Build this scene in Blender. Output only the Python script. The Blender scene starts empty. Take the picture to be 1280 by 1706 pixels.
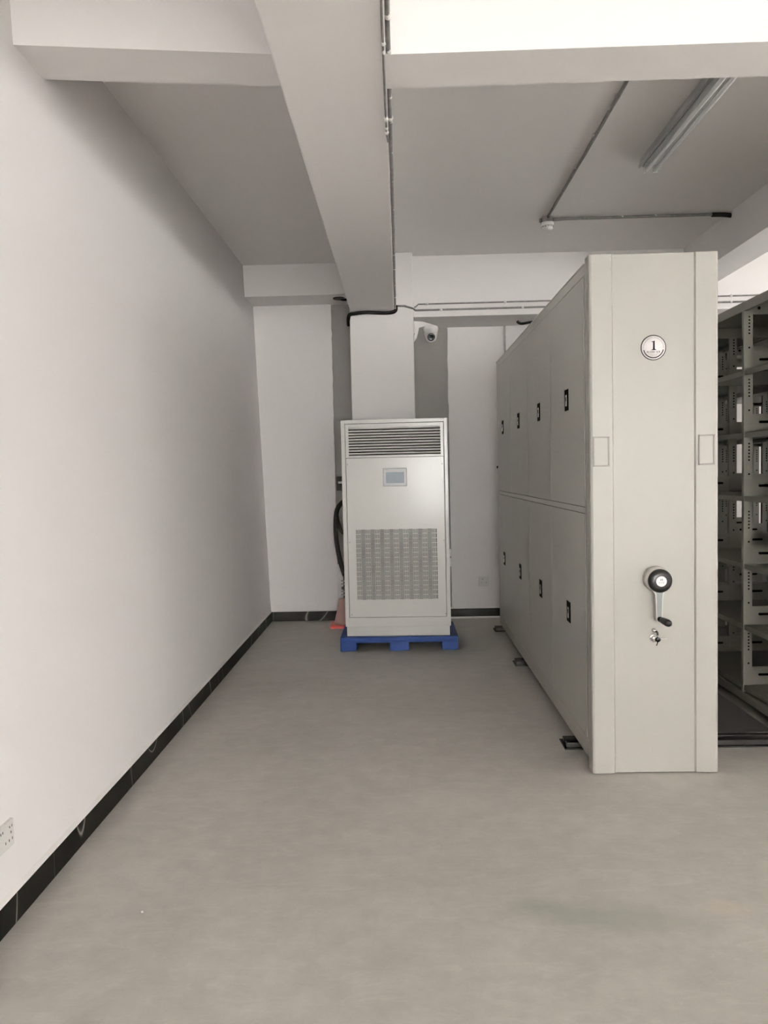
import bpy, bmesh, math, random
from mathutils import Vector, Matrix
PI = math.pi
S = bpy.context.scene
COL = S.collection
random.seed(7)

# ------------------------------------------------------------------ materials
def new_mat(name):
    m = bpy.data.materials.new(name); m.use_nodes = True
    nt = m.node_tree; b = nt.nodes['Principled BSDF']
    return m, nt, b
def N(nt, t, **kw):
    n = nt.nodes.new(t)
    for k, v in kw.items():
        if k in n.inputs: n.inputs[k].default_value = v
        else: setattr(n, k, v)
    return n
def paint(name, col, rough=.5, metal=0., var=.03, scale=3., bump=0., bscale=60., coat=0., spec=.5):
    """a plain painted / plastic / metal surface with faint procedural unevenness"""
    m, nt, b = new_mat(name)
    tc = N(nt, 'ShaderNodeTexCoord')
    no = N(nt, 'ShaderNodeTexNoise', Scale=scale, Detail=4.)
    nt.links.new(tc.outputs['Object'], no.inputs['Vector'])
    mx = N(nt, 'ShaderNodeMix', data_type='RGBA')
    mx.inputs[6].default_value = (*[c*(1-var) for c in col], 1)
    mx.inputs[7].default_value = (*[min(1, c*(1+var)) for c in col], 1)
    nt.links.new(no.outputs['Fac'], mx.inputs[0])
    nt.links.new(mx.outputs[2], b.inputs['Base Color'])
    b.inputs['Roughness'].default_value = rough
    b.inputs['Metallic'].default_value = metal
    b.inputs['Specular IOR Level'].default_value = spec
    if coat: b.inputs['Coat Weight'].default_value = coat
    if bump:
        n2 = N(nt, 'ShaderNodeTexNoise', Scale=bscale, Detail=5.)
        nt.links.new(tc.outputs['Object'], n2.inputs['Vector'])
        bp = N(nt, 'ShaderNodeBump', Strength=bump, Distance=.01)
        nt.links.new(n2.outputs['Fac'], bp.inputs['Height'])
        nt.links.new(bp.outputs['Normal'], b.inputs['Normal'])
    return m

def ramp(nt, stops):
    r = N(nt, 'ShaderNodeValToRGB')
    e = r.color_ramp.elements
    while len(e) < len(stops): e.new(.5)
    for el, (p, c) in zip(e, stops):
        el.position = p; el.color = (c, c, c, 1) if not isinstance(c, tuple) else (*c, 1)
    return r

def floor_mat():
    m, nt, b = new_mat('trowelled_concrete')
    L = nt.links.new
    tc = N(nt, 'ShaderNodeTexCoord')
    n1 = N(nt, 'ShaderNodeTexNoise', Scale=.9, Detail=7., Roughness=.6, Distortion=.6)
    n2 = N(nt, 'ShaderNodeTexNoise', Scale=9., Detail=8., Roughness=.7)
    n3 = N(nt, 'ShaderNodeTexNoise', Scale=260., Detail=2.)
    for n in (n1, n2, n3): L(tc.outputs['Object'], n.inputs['Vector'])
    c1 = ramp(nt, [(.3, (.465, .440, .398)), (.7, (.565, .535, .485))])
    L(n1.outputs['Fac'], c1.inputs[0])
    c2 = ramp(nt, [(.3, .86), (.7, 1.07)]); L(n2.outputs['Fac'], c2.inputs[0])
    mu = N(nt, 'ShaderNodeMix', data_type='RGBA', blend_type='MULTIPLY'); mu.inputs[0].default_value = 1
    L(c1.outputs[0], mu.inputs[6]); L(c2.outputs[0], mu.inputs[7])
    # pale trowel streaks
    mp = N(nt, 'ShaderNodeMapping'); mp.inputs['Scale'].default_value = (2., 7., 1.); mp.inputs['Rotation'].default_value = (0, 0, .5)
    L(tc.outputs['Object'], mp.inputs[0])
    n4 = N(nt, 'ShaderNodeTexNoise', Scale=2.2, Detail=9., Roughness=.75, Distortion=1.5); L(mp.outputs[0], n4.inputs['Vector'])
    s1 = ramp(nt, [(.52, 0.), (.70, .38)]); L(n4.outputs['Fac'], s1.inputs[0])
    m2 = N(nt, 'ShaderNodeMix', data_type='RGBA'); m2.inputs[7].default_value = (.66, .62, .56, 1)
    L(s1.outputs[0], m2.inputs[0]); L(mu.outputs[2], m2.inputs[6])
    prev = m2.outputs[2]
    # stains with a shape of their own: (x, y, radius x, radius y, strength, colour)
    for (x, y, rx, ry, st, colr) in [(.62, 2.36, .30, .13, .62, (.33, .345, .285)), (.42, 2.44, .12, .09, .45, (.32, .33, .28)),
                                     (1.02, 2.42, .10, .07, .35, (.66, .55, .43)), (.18, 3.25, .30, .16, .22, (.66, .62, .56)),
                                     (-.25, 2.65, .35, .14, .16, (.66, .62, .57)), (.35, 5.0, .5, .4, .15, (.42, .40, .36))]:
        mm = N(nt, 'ShaderNodeMapping'); mm.inputs['Location'].default_value = (-x/rx, -y/ry, 0); mm.inputs['Scale'].default_value = (1/rx, 1/ry, 0)
        L(tc.outputs['Object'], mm.inputs[0])
        ad = N(nt, 'ShaderNodeVectorMath', operation='ADD')
        nn = N(nt, 'ShaderNodeTexNoise', Scale=5., Detail=6.); L(tc.outputs['Object'], nn.inputs['Vector'])
        sc = N(nt, 'ShaderNodeVectorMath', operation='SCALE'); sc.inputs['Scale'].default_value = 1.6
        sb = N(nt, 'ShaderNodeVectorMath', operation='SUBTRACT'); sb.inputs[1].default_value = (.5, .5, .5)
        L(nn.outputs['Color'], sb.inputs[0]); L(sb.outputs[0], sc.inputs[0])
        L(mm.outputs[0], ad.inputs[0]); L(sc.outputs[0], ad.inputs[1])
        ln = N(nt, 'ShaderNodeVectorMath', operation='LENGTH'); L(ad.outputs[0], ln.inputs[0])
        rp = ramp(nt, [(.35, st), (1., 0.)]); L(ln.outputs['Value'], rp.inputs[0])
        mx = N(nt, 'ShaderNodeMix', data_type='RGBA'); mx.inputs[7].default_value = (*colr, 1)
        L(rp.outputs[0], mx.inputs[0]); L(prev, mx.inputs[6]); prev = mx.outputs[2]
    L(prev, b.inputs['Base Color'])
    rr = ramp(nt, [(.3, .42), (.7, .60)]); L(n2.outputs['Fac'], rr.inputs[0]); L(rr.outputs[0], b.inputs['Roughness'])
    bp = N(nt, 'ShaderNodeBump', Strength=.12, Distance=.004); L(n2.outputs['Fac'], bp.inputs['Height'])
    b2 = N(nt, 'ShaderNodeBump', Strength=.08, Distance=.002); L(n3.outputs['Fac'], b2.inputs['Height']); L(bp.outputs['Normal'], b2.inputs['Normal'])
    L(b2.outputs['Normal'], b.inputs['Normal'])
    return m

def marble_mat(name, axis):
    """black tile with thin white veins; a grey joint every 0.8 m along the wall"""
    m, nt, b = new_mat(name); L = nt.links.new
    tc = N(nt, 'ShaderNodeTexCoord')
    mp = N(nt, 'ShaderNodeMapping'); mp.inputs['Scale'].default_value = (1, 1, .45); L(tc.outputs['Object'], mp.inputs[0])
    no = N(nt, 'ShaderNodeTexNoise', Scale=1.7, Detail=1.5, Distortion=1.0); L(mp.outputs[0], no.inputs['Vector'])
    sub = N(nt, 'ShaderNodeMath', operation='SUBTRACT'); sub.inputs[1].default_value = .53; L(no.outputs['Fac'], sub.inputs[0])
    ab = N(nt, 'ShaderNodeMath', operation='ABSOLUTE'); L(sub.outputs[0], ab.inputs[0])
    vr = ramp(nt, [(.0, .6), (.0045, 0.)]); L(ab.outputs[0], vr.inputs[0])
    sx = N(nt, 'ShaderNodeSeparateXYZ'); L(tc.outputs['Object'], sx.inputs[0])
    a1 = N(nt, 'ShaderNodeMath', operation='ADD'); a1.inputs[1].default_value = 7.75 if axis == 'Y' else 8.45; L(sx.outputs[axis], a1.inputs[0])
    mo = N(nt, 'ShaderNodeMath', operation='MODULO'); mo.inputs[1].default_value = .8; L(a1.outputs[0], mo.inputs[0])
    lt = N(nt, 'ShaderNodeMath', operation='LESS_THAN'); lt.inputs[1].default_value = .004; L(mo.outputs[0], lt.inputs[0])
    ml = N(nt, 'ShaderNodeMath', operation='MULTIPLY'); ml.inputs[1].default_value = .16; L(lt.outputs[0], ml.inputs[0])
    mxm = N(nt, 'ShaderNodeMath', operation='MAXIMUM'); L(vr.outputs[0], mxm.inputs[0]); L(ml.outputs[0], mxm.inputs[1])
    mx = N(nt, 'ShaderNodeMix', data_type='RGBA'); mx.inputs[6].default_value = (.010, .009, .008, 1); mx.inputs[7].default_value = (.55, .52, .47, 1)
    L(mxm.outputs[0], mx.inputs[0]); L(mx.outputs[2], b.inputs['Base Color'])
    b.inputs['Roughness'].default_value = .5; b.inputs['Specular IOR Level'].default_value = .07
    return m

M = dict(
    floor=floor_mat(),
    wall=paint('white_emulsion', (.87, .84, .825), .85, var=.012, scale=1.2, bump=.10, bscale=14),
    ceil=paint('white_ceiling_paint', (.86, .835, .81), .9, var=.02, scale=1.0, bump=.10, bscale=9),
    beam=paint('white_beam_paint', (.84, .815, .795), .85, var=.015, scale=1.5, bump=.12, bscale=8),
    render=paint('bare_grey_render', (.30, .285, .265), .9, var=.10, scale=2.5, bump=.25, bscale=30),
    cream=paint('cream_ledge', (.82, .795, .755), .8, var=.04, scale=8),
    marble_y=marble_mat('black_veined_tile', 'Y'), marble_x=marble_mat('black_veined_tile_back', 'X'),
    cab=paint('warm_grey_powder_coat_lit_end', (.335, .322, .289), .38, var=.008, scale=1.5),  # end panels: cabinet grey darkened in colour to offset the strong front light
    cab_side=paint('warm_grey_powder_coat_shaded_body', (.42, .408, .365), .26, var=.01, scale=2., bump=.02, bscale=3),  # same cabinet grey, kept lighter for the shaded doors and body
    ac=paint('off_white_enamel', (.63, .615, .58), .15, var=.01, scale=2., bump=.03, bscale=2.5),
    dark=paint('dark_void', (.008, .007, .006), .9, spec=.02),
    black=paint('black_plastic', (.010, .009, .009), .32, spec=.35),
    matte=paint('matte_black_plate', (.008, .007, .006), .85, spec=.04),
    hose=paint('black_foam_hose', (.010, .009, .008), .75, spec=.15, bump=.3, bscale=50),
    blue=paint('blue_polyethylene', (.008, .032, .135), .5, spec=.2, var=.06, scale=12),
    steel=paint('zinc_steel', (.40, .38, .35), .42, metal=.8, var=.15, scale=30),
    conduit=paint('galvanised_conduit', (.23, .22, .205), .5, metal=.2, var=.55, scale=26),
    plaster=paint('plaster_blob', (.78, .76, .72), .9, bump=.5, bscale=80),
    chrome=paint('satin_chrome', (.62, .61, .59), .22, metal=1.),
    alu=paint('brushed_aluminium', (.20, .215, .21), .5, metal=.2),
    alu_side=paint('pale_cast_metal', (.46, .435, .40), .4, metal=.2),
    white=paint('white_plastic', (.76, .74, .72), .35),
    outlet=paint('socket_plastic', (.74, .72, .69), .4),
    holder=paint('label_holder_paint', (.25, .235, .21), .4),
    lcd=paint('touchscreen_glass', (.20, .235, .27), .38, var=.05),
    bezel=paint('bezel_plastic', (.60, .60, .61), .35),
    red=paint('translucent_red_plastic', (.62, .09, .08), .4),
    rust=paint('pinkish_film_wrap', (.42, .26, .22), .5),
    rail=paint('dark_track_steel', (.026, .022, .020), .55, spec=.2),
    deck=paint('dark_grey_deck_board', (.12, .108, .105), .6, var=.08, scale=8),
    rack=paint('rack_powder_coat', (.205, .195, .165), .36, var=.02, scale=3.),
    tube=paint('frosted_tube_glass', (.92, .92, .91), .12),
    fix=paint('fixture_enamel', (.46, .46, .45), .4),
    ink=paint('printing_ink', (.016, .010, .014), .7, spec=.1),
    paper=paint('badge_white', (.80, .76, .75), .45),
    faint=paint('grey_ink', (.30, .27, .27), .5),
    chip=paint('white_chip', (.85, .84, .82), .7),
    glass=None,
)
mg, nt, b = new_mat('window_glass'); b.inputs['Transmission Weight'].default_value = 1; b.inputs['Roughness'].default_value = 0; b.inputs['IOR'].default_value = 1.02
M['glass'] = mg

# ------------------------------------------------------------------ mesh builder
class MB:
    def __init__(s): s.bm = bmesh.new(); s.mats = []
    def mi(s, m):
        if m not in s.mats: s.mats.append(m)
        return s.mats.index(m)
    def _fin(s, faces, m, smooth=False):
        i = s.mi(m)
        for f in faces: f.material_index = i; f.smooth = smooth
    def box(s, x0, x1, y0, y1, z0, z1, m, bev=0., rot=None, seg=2):
        t = bmesh.new(); bmesh.ops.create_cube(t, size=1)
        c = Vector(((x0+x1)/2, (y0+y1)/2, (z0+z1)/2)); d = (abs(x1-x0), abs(y1-y0), abs(z1-z0))
        for v in t.verts: v.co = Vector((v.co.x*d[0], v.co.y*d[1], v.co.z*d[2]))
        if bev: bmesh.ops.bevel(t, geom=t.edges[:], offset=min(bev, min(d)*.45), segments=seg, affect='EDGES', profile=.5)
        for v in t.verts: v.co = (rot @ v.co if rot else v.co) + c
        s._merge(t, m); return s
    def _merge(s, t, m, smooth=False):
        vm = {v: s.bm.verts.new(v.co) for v in t.verts}
        fs = []
        for f in t.faces:
            try: fs.append(s.bm.faces.new([vm[v] for v in f.verts]))
            except ValueError: pass
        s._fin(fs, m, smooth); t.free()
    def prism(s, pts, lo, hi, axis, m, smooth=False):
        """polygon pts in the plane normal to axis, extruded from lo to hi"""
        def P(a, b, c):
            return {'x': (c, a, b), 'y': (a, c, b), 'z': (a, b, c)}[axis]
        A = [s.bm.verts.new(P(a, b, lo)) for a, b in pts]; B = [s.bm.verts.new(P(a, b, hi)) for a, b in pts]
        n = len(pts); fs = [s.bm.faces.new([A[i], A[(i+1) % n], B[(i+1) % n], B[i]]) for i in range(n)]
        s._fin(fs, m, smooth); s._fin([s.bm.faces.new(A[::-1]), s.bm.faces.new(B)], m); return s
    def hexa(s, c, m):
        """8 corners: bottom 4 (ccw) then top 4"""
        v = [s.bm.verts.new(p) for p in c]
        s._fin([s.bm.faces.new([v[i] for i in q]) for q in ((3, 2, 1, 0), (4, 5, 6, 7), (0, 1, 5, 4), (1, 2, 6, 5), (2, 3, 7, 6), (3, 0, 4, 7))], m); return s
    def lathe(s, prof, o, axis, m, seg=40, smooth=True):
        """prof: (radius, distance along axis) ; o origin ; axis unit vector"""
        ax = Vector(axis).normalized(); u = ax.orthogonal().normalized(); w = ax.cross(u); o = Vector(o)
        rings = []
        for r, h in prof:
            if r < 1e-6: rings.append([s.bm.verts.new(o+ax*h)])
            else: rings.append([s.bm.verts.new(o+ax*h+(u*math.cos(a)+w*math.sin(a))*r) for a in [2*PI*k/seg for k in range(seg)]])
        fs = []
        for A, B in zip(rings, rings[1:]):
            for k in range(seg):
                k2 = (k+1) % seg
                if len(A) == 1 and len(B) == 1: continue
                if len(A) == 1: q = [A[0], B[k], B[k2]]
                elif len(B) == 1: q = [A[k], B[0], A[k2]]
                else: q = [A[k], B[k], B[k2], A[k2]]
                fs.append(s.bm.faces.new(q))
        s._fin(fs, m, smooth)
        caps = []
        if len(rings[0]) > 1: caps.append(s.bm.faces.new(rings[0]))
        if len(rings[-1]) > 1: caps.append(s.bm.faces.new(rings[-1][::-1]))
        s._fin(caps, m); return s
    def cyl(s, o, axis, r, h, m, seg=24, bev=0.):
        p = [(r-bev, 0), (r, bev), (r, h-bev), (r-bev, h)] if bev else [(r, 0), (r, h)]
        return s.lathe(p, o, axis, m, seg)
    def tube(s, pts, r, m, seg=12, sub=6, rfun=None, smooth_path=True):
        P = [Vector(p) for p in pts]
        if smooth_path and len(P) > 2:
            Q = []
            for i in range(len(P)-1):
                p0, p1, p2, p3 = P[max(i-1, 0)], P[i], P[i+1], P[min(i+2, len(P)-1)]
                for k in range(sub):
                    t = k/sub
                    Q.append(.5*((2*p1)+(p2-p0)*t+(2*p0-5*p1+4*p2-p3)*t*t+(-p0+3*p1-3*p2+p3)*t**3))
            Q.append(P[-1]); P = Q
        rings = []; u = None
        for i, p in enumerate(P):
            d = (P[min(i+1, len(P)-1)]-P[max(i-1, 0)]).normalized()
            if u is None: u = d.orthogonal().normalized()
            u = (u-d*u.dot(d)).normalized(); w = d.cross(u); rr = rfun(i, len(P)) if rfun else r
            rings.append([s.bm.verts.new(p+(u*math.cos(a)+w*math.sin(a))*rr) for a in [2*PI*k/seg for k in range(seg)]])
        fs = []
        for A, B in zip(rings, rings[1:]):
            for k in range(seg): fs.append(s.bm.faces.new([A[k], A[(k+1) % seg], B[(k+1) % seg], B[k]]))
        s._fin(fs, m, True); s._fin([s.bm.faces.new(rings[0][::-1]), s.bm.faces.new(rings[-1])], m); return s
    def blob(s, c, r, m, sq=(1, 1, 1)):
        t = bmesh.new(); bmesh.ops.create_icosphere(t, subdivisions=2, radius=1)
        for v in t.verts:
            k = r*(1+random.uniform(-.25, .25)); v.co = Vector((v.co.x*k*sq[0], v.co.y*k*sq[1], v.co.z*k*sq[2]))+Vector(c)
        s._merge(t, m, True); return s

ORG = {}
def tag(o, label=None, cat=None, group=None, kind=None):
    if label: o['label'] = label
    if cat: o['category'] = cat
    if group: o['group'] = group
    if kind: o['kind'] = kind
    return o
def thing(name, loc, label, cat, group=None):
    o = bpy.data.objects.new(name, None); COL.objects.link(o); o.location = loc; o.empty_display_size = .05
    ORG[o.name] = Vector(loc); return tag(o, label, cat, group)
def obj(name, mb, parent=None, origin=None, label=None):
    """world-space builder -> one mesh object; under a parent, vertices become relative to the thing's base"""
    bm = mb.bm
    bmesh.ops.recalc_face_normals(bm, faces=bm.faces[:])
    o0 = ORG[parent.name] if parent else Vector(origin or (0, 0, 0))
    for v in bm.verts: v.co -= o0
    me = bpy.data.meshes.new(name); bm.to_mesh(me); bm.free()
    for m in mb.mats: me.materials.append(m)
    o = bpy.data.objects.new(name, me); COL.objects.link(o)
    if parent: o.parent = parent
    else: o.location = o0
    ORG[o.name] = o0
    if label: o['label'] = label
    return o
def struct(name, mb, label=None, origin=None):
    o = obj(name, mb, origin=origin); o['kind'] = 'structure'
    if label: o['label'] = label
    return o
def dup(root, offset, label):
    r = root.copy(); COL.objects.link(r); r.location = root.location + Vector(offset); r['label'] = label
    for ch in list(root.children):
        c = ch.copy(); COL.objects.link(c); c.parent = r
        for g in ch.children:
            d = g.copy(); COL.objects.link(d); d.parent = c
    return r

# ------------------------------------------------------------------ room shell
WX = lambda z: -1.268-.029*z          # the left wall leans outward a little as it rises
YB, YF, XR, ZC = 7.38, -7.5, 8.0, 3.29
f = MB(); f.box(-1.6, XR+.2, YF-.2, YB+.25, -.12, 0, M['floor']); struct('floor', f)
f = MB(); f.box(-1.7, XR+.2, YF-.2, YB+.25, ZC, ZC+.15, M['ceil']); struct('ceiling', f)
f = MB(); f.hexa([(-1.6, YF-.2, 0), (WX(0), YF-.2, 0), (WX(0), YB+.2, 0), (-1.6, YB+.2, 0),
                  (-1.6, YF-.2, ZC), (WX(ZC), YF-.2, ZC), (WX(ZC), YB+.2, ZC), (-1.6, YB+.2, ZC)], M['wall']); struct('wall_left', f)
# back wall: grey render with white plaster panels standing a little proud of it
f = MB(); f.box(-1.6, 4.6, YB, YB+.2, 0, ZC, M['render'])
for (xa, xb, za, zb) in ((4.6, 7.4, 0, .9), (4.6, 7.4, 2.65, ZC), (7.4, XR+.2, 0, ZC)): f.box(xa, xb, YB-.035, YB+.2, za, zb, M['wall'])
f.box(-.625, -.40, YB-.012, YB, 0, .54, M['wall'])
def ragged(f, x, z0, z1, x_far, y0):
    """white plaster face whose edge towards the pillar is slightly ragged"""
    n = 60; pts = []
    for k in range(n+1):
        z = z0+(z1-z0)*k/n; pts.append((x+random.uniform(-.0035, .0035)*(1 if abs(z-2.3) < .5 else .4), z))
    pts += [(x_far, z1), (x_far, z0)]
    f.prism(pts, y0, YB+.01, 'y', M['wall'])
ragged(f, -.618, 0, ZC, -1.55, YB-.025)
ragged(f, .478, 0, ZC, 1.015, YB-.025)
f.box(1.021, 4.6, YB-.035, YB+.01, 0, ZC, M['wall'])
struct('wall_back', f)
# front wall (behind the camera) and right wall with window openings
def wall_y(f, y0, y1, x0, x1, wins, m):
    xs = x0
    for a, bb, z0, z1 in wins:
        f.box(xs, a, y0, y1, 0, ZC, m); f.box(a, bb, y0, y1, 0, z0, m); f.box(a, bb, y0, y1, z1, ZC, m); xs = bb
    f.box(xs, x1, y0, y1, 0, ZC, m)
FW = [(-.8, 2.0, .35, 2.85), (2.7, 4.7, .9, 2.55), (5.4, 7.4, .9, 2.55)]
f = MB(); wall_y(f, YF-.2, YF, -1.6, XR+.2, FW, M['wall']); struct('wall_front', f)
RW = [(-3.2, -.8), (.0, 2.4), (3.4, 5.8)]
f = MB(); ys = YF
for a, bb in RW:
    f.box(XR, XR+.2, ys, a, 0, ZC, M['wall']); f.box(XR, XR+.2, a, bb, 0, .9, M['wall']); f.box(XR, XR+.2, a, bb, 2.55, ZC, M['wall']); ys = bb
f.box(XR, XR+.2, ys, YB, 0, ZC, M['wall']); struct('wall_right', f)
n = 0
for a, bb, z0, z1 in FW:
    n += 1; f = MB(); t = .05; y = YF-.12
    f.box(a, bb, y, y+.05, z0, z0+t, M['white']); f.box(a, bb, y, y+.05, z1-t, z1, M['white'])
    for x in (a, (a+bb)/2-t/2, bb-t): f.box(x, x+t, y, y+.05, z0+t, z1-t, M['white'])
    w = struct('window_%d' % n, f)
    for xa, xb in ((a+t, (a+bb)/2-t/2), ((a+bb)/2+t/2, bb-t)):
        g = MB(); g.box(xa, xb, y+.02, y+.026, z0+t, z1-t, M['glass']); obj('pane', g, w)
for a, bb in RW:
    n += 1; f = MB(); t = .05; x = XR+.07; z0, z1 = .9, 2.55
    f.box(x, x+.05, a, bb, z0, z0+t, M['white']); f.box(x, x+.05, a, bb, z1-t, z1, M['white'])
    for y in (a, (a+bb)/2-t/2, bb-t): f.box(x, x+.05, y, y+t, z0+t, z1-t, M['white'])
    w = struct('window_%d' % n, f)
    for ya, yb in ((a+t, (a+bb)/2-t/2), ((a+bb)/2+t/2, bb-t)):
        g = MB(); g.box(x+.02, x+.026, ya, yb, z0+t, z1-t, M['glass']); obj('pane', g, w)

f = MB(); a, bb, z0, z1, t, y = 4.6, 7.4, .9, 2.65, .05, YB+.05; n += 1  # unseen back window behind the racks, added to brighten the deep bay
f.box(a, bb, y, y+.05, z0, z0+t, M['white']); f.box(a, bb, y, y+.05, z1-t, z1, M['white'])
for x in (a, (a+bb)/2-t/2, bb-t): f.box(x, x+t, y, y+.05, z0+t, z1-t, M['white'])
w = struct('window_%d' % n, f)
for xa, xb in ((a+t, (a+bb)/2-t/2), ((a+bb)/2+t/2, bb-t)):
    g = MB(); g.box(xa, xb, y+.02, y+.026, z0+t, z1-t, M['glass']); obj('pane', g, w)

# beams and pillar
ZL, ZR, ZM = 2.98, 2.80, 2.80
f = MB(); f.hexa([(-1.5, 2.80, ZL), (-.38, 2.945, ZL), (-.38, 3.19, ZL), (-1.5, 3.045, ZL),
                  (-1.5, 2.80, ZC), (-.38, 2.945, ZC), (-.38, 3.19, ZC), (-1.5, 3.045, ZC)], M['beam'])
struct('trim_1', f, 'white cross beam nearest the viewer, left of the middle beam')
f = MB(); f.box(-.02, XR, 2.625, 2.853, ZR, ZC, M['beam']); struct('trim_2', f, 'white cross beam nearest the viewer, right of the middle beam')
f = MB(); f.box(-.395, -.018, YF, 6.70, ZM, ZC, M['beam'], bev=.006); struct('trim_3', f, 'white middle beam running from the viewer to the pillar')
f = MB(); f.box(-1.5, -.35, 6.96, YB, 3.012, ZC, M['beam']); struct('trim_4', f, 'white beam across the back wall, left of the pillar')
f = MB(); f.box(.10, XR, 6.82, YB, 2.765, ZC, M['beam']); struct('trim_5', f, 'white beam across the back wall, right of the pillar')
f = MB(); f.box(-.402, .147, 6.69, YB, 0, ZC, M['beam'], bev=.008); struct('trim_6', f, 'white square pillar behind the air conditioner')
f = MB(); f.box(2.50, 2.79, YF, 6.9, 3.00, ZC, M['beam']); struct('trim_7', f, 'white beam running away over the open racks')
f = MB(); f.box(-1.5, XR, -.9, -.65, 2.9, ZC, M['beam']); struct('trim_8', f)
f = MB(); f.box(-1.5, XR, -4.5, -4.25, 2.9, ZC, M['beam']); struct('trim_12', f)
# skirting
f = MB(); f.box(-1.30, -1.262, YF, YB, 0, .092, M['marble_y']); struct('baseboard_left', f, 'black veined tile skirting with thin joints along the left wall')
f = MB(); f.hexa([(-1.32, YF, .092), (-1.264, YF, .092), (-1.264, YB, .092), (-1.32, YB, .092),
                  (-1.32, YF, .110), (-1.271, YF, .110), (-1.271, YB, .110), (-1.32, YB, .110)], M['cream']); struct('trim_9', f, 'cream filler line above the black skirting on the left wall')
f = MB(); f.box(-1.262, -.402, 7.345, YB, .0, .092, M['marble_x']); f.box(.147, XR, 7.34, YB, .016, .092, M['marble_x'])
struct('baseboard_back', f, 'black tile skirting along the back wall')
f = MB(); f.box(.147, XR, 7.332, YB, 0, .016, M['wall']); struct('trim_10', f, 'white strip under the black skirting right of the air conditioner')
f = MB(); f.box(-1.262, -.42, 7.35, YB, .092, .100, M['cream']); f.box(.147, XR, 7.343, YB, .092, .104, M['wall']); struct('trim_11', f)

# ------------------------------------------------------------------ blue pallet
P = thing('plastic_pallet', (-.03, 6.33, 0), 'low blue plastic pallet with block feet under the air conditioner', 'pallet')
x0, x1, y0, y1 = -.50, .437, 6.04, 6.64
f = MB(); f.box(x0, x1, y0, y1, .083, .110, M['blue'], bev=.004)
for i in range(4): f.box(x0+.01, x1-.01, y0+.02+i*.16, y0+.07+i*.16, .070, .084, M['blue'])
f.box(x0, x1, y0, y0+.02, .066, .085, M['blue'], bev=.003)
obj('deck', f, P)
for xa, xb in ((x0, -.369), (-.107, .046), (.307, x1)):
    for ya in (y0, y0+.235, y1-.13):
        g = MB(); g.box(xa, xb, ya, ya+.13, 0, .084, M['blue'], bev=.006); obj('foot', g, P)

# ------------------------------------------------------------------ air conditioner cabinet
A = thing('air_conditioner_cabinet', (-.037, 6.33, .110), 'tall off-white floor-standing air conditioner with louvred top and slotted grille, on a blue pallet', 'air conditioner')
ax0, ax1, ay0, ay1 = -.458, .384, 6.075, 6.58
f = MB()     # shell: sides, top, back and a front frame round the opening
f.box(ax0, ax1, ay0+.02, ay1, .19, 1.833, M['ac'], bev=.004)
fx0, fx1, fz0, fz1 = -.424, .352, .262, 1.803
f.box(ax0, fx0, ay0, ay0+.03, .188, 1.833, M['ac'], bev=.005); f.box(fx1, ax1, ay0, ay0+.03, .188, 1.833, M['ac'], bev=.005)
f.box(fx0-.004, fx1+.004, ay0+.001, ay0+.03, .188, fz0, M['ac'], bev=.003); f.box(fx0-.004, fx1+.004, ay0+.001, ay0+.03, fz1, 1.833, M['ac'], bev=.003)
f.box(fx0, fx1, ay0+.018, ay0+.024, fz0, fz1, M['dark'])
shell = obj('casing', f, A)
f = MB(); f.box(-.448, .374, 6.088, ay1-.01, .110, .19, M['ac'], bev=.003); obj('plinth', f, A)
# louvre frame + slats
lz0, lz1 = 1.534, 1.800; ox0, ox1, oz0, oz1 = -.398, .326, 1.552, 1.772
f = MB(); Yf = ay0+.003
for b4 in ((fx0+.002, ox0, lz0, lz1), (ox1, fx1-.002, lz0, lz1), (ox0, ox1, lz0, oz0), (ox0, ox1, oz1, lz1)):
    f.box(b4[0], b4[1], Yf, Yf+.022, b4[2], b4[3], M['ac'], bev=.0015)
lou = obj('louvre_frame', f, A)
f = MB(); ns = 10; st = (oz1-oz0)/ns
for k in range(ns):
    z = oz0+st*(k+.45); f.box(ox0, ox1, Yf+.002, Yf+.020, z-.0012, z+.0092, M['ac'], rot=Matrix.Rotation(math.radians(-22), 3, 'X'), bev=.001)
f.box(ox0-.002, ox1+.002, Yf+.0205, Yf+.022, oz0-.002, oz1+.002, M['dark'])
obj('louvre_slats', f, lou)
# front panel with the slotted grille
gx0, gx1, gz0, gz1 = -.357, .284, .404, .966
f = MB(); px0, px1, pz0, pz1 = fx0+.003, fx1-.003, fz0+.003, lz0-.003
for b4 in ((px0, gx0, pz0, pz1), (gx1, px1, pz0, pz1), (gx0, gx1, pz0, gz0), (gx0, gx1, gz1, pz1)):
    f.box(b4[0], b4[1], Yf, Yf+.012, b4[2], b4[3], M['ac'])
panel = obj('front_panel', f, A)
f = MB(); nc, nr = 17, 15; cw = (gx1-gx0)/nc; rh = (gz1-gz0)/nr
f.box(gx0, gx1, Yf+.010, Yf+.012, gz0, gz1, M['dark'])
for c in range(nc):
    xa = gx0+c*cw
    f.box(xa-.0016, xa+.0016, Yf, Yf+.004, gz0, gz1, M['ac'])
    if c % 2 == 0:
        for r in range(nr+1):
            z = gz0+r*rh; f.box(xa, xa+cw, Yf+.0005, Yf+.004, max(gz0, z-.0022), min(gz1, z+.0022), M['ac'])
        for k in range(1, 5): f.box(xa+k*cw/5-.0021, xa+k*cw/5+.0021, Yf+.0008, Yf+.004, gz0, gz1, M['ac'])
    else:
        nn = nr*4
        for r in range(nn+1):
            z = gz0+r*(gz1-gz0)/nn; f.box(xa, xa+cw, Yf+.0005, Yf+.004, max(gz0, z-.0022), min(gz1, z+.0022), M['ac'])
obj('slotted_grille', f, panel)
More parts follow.
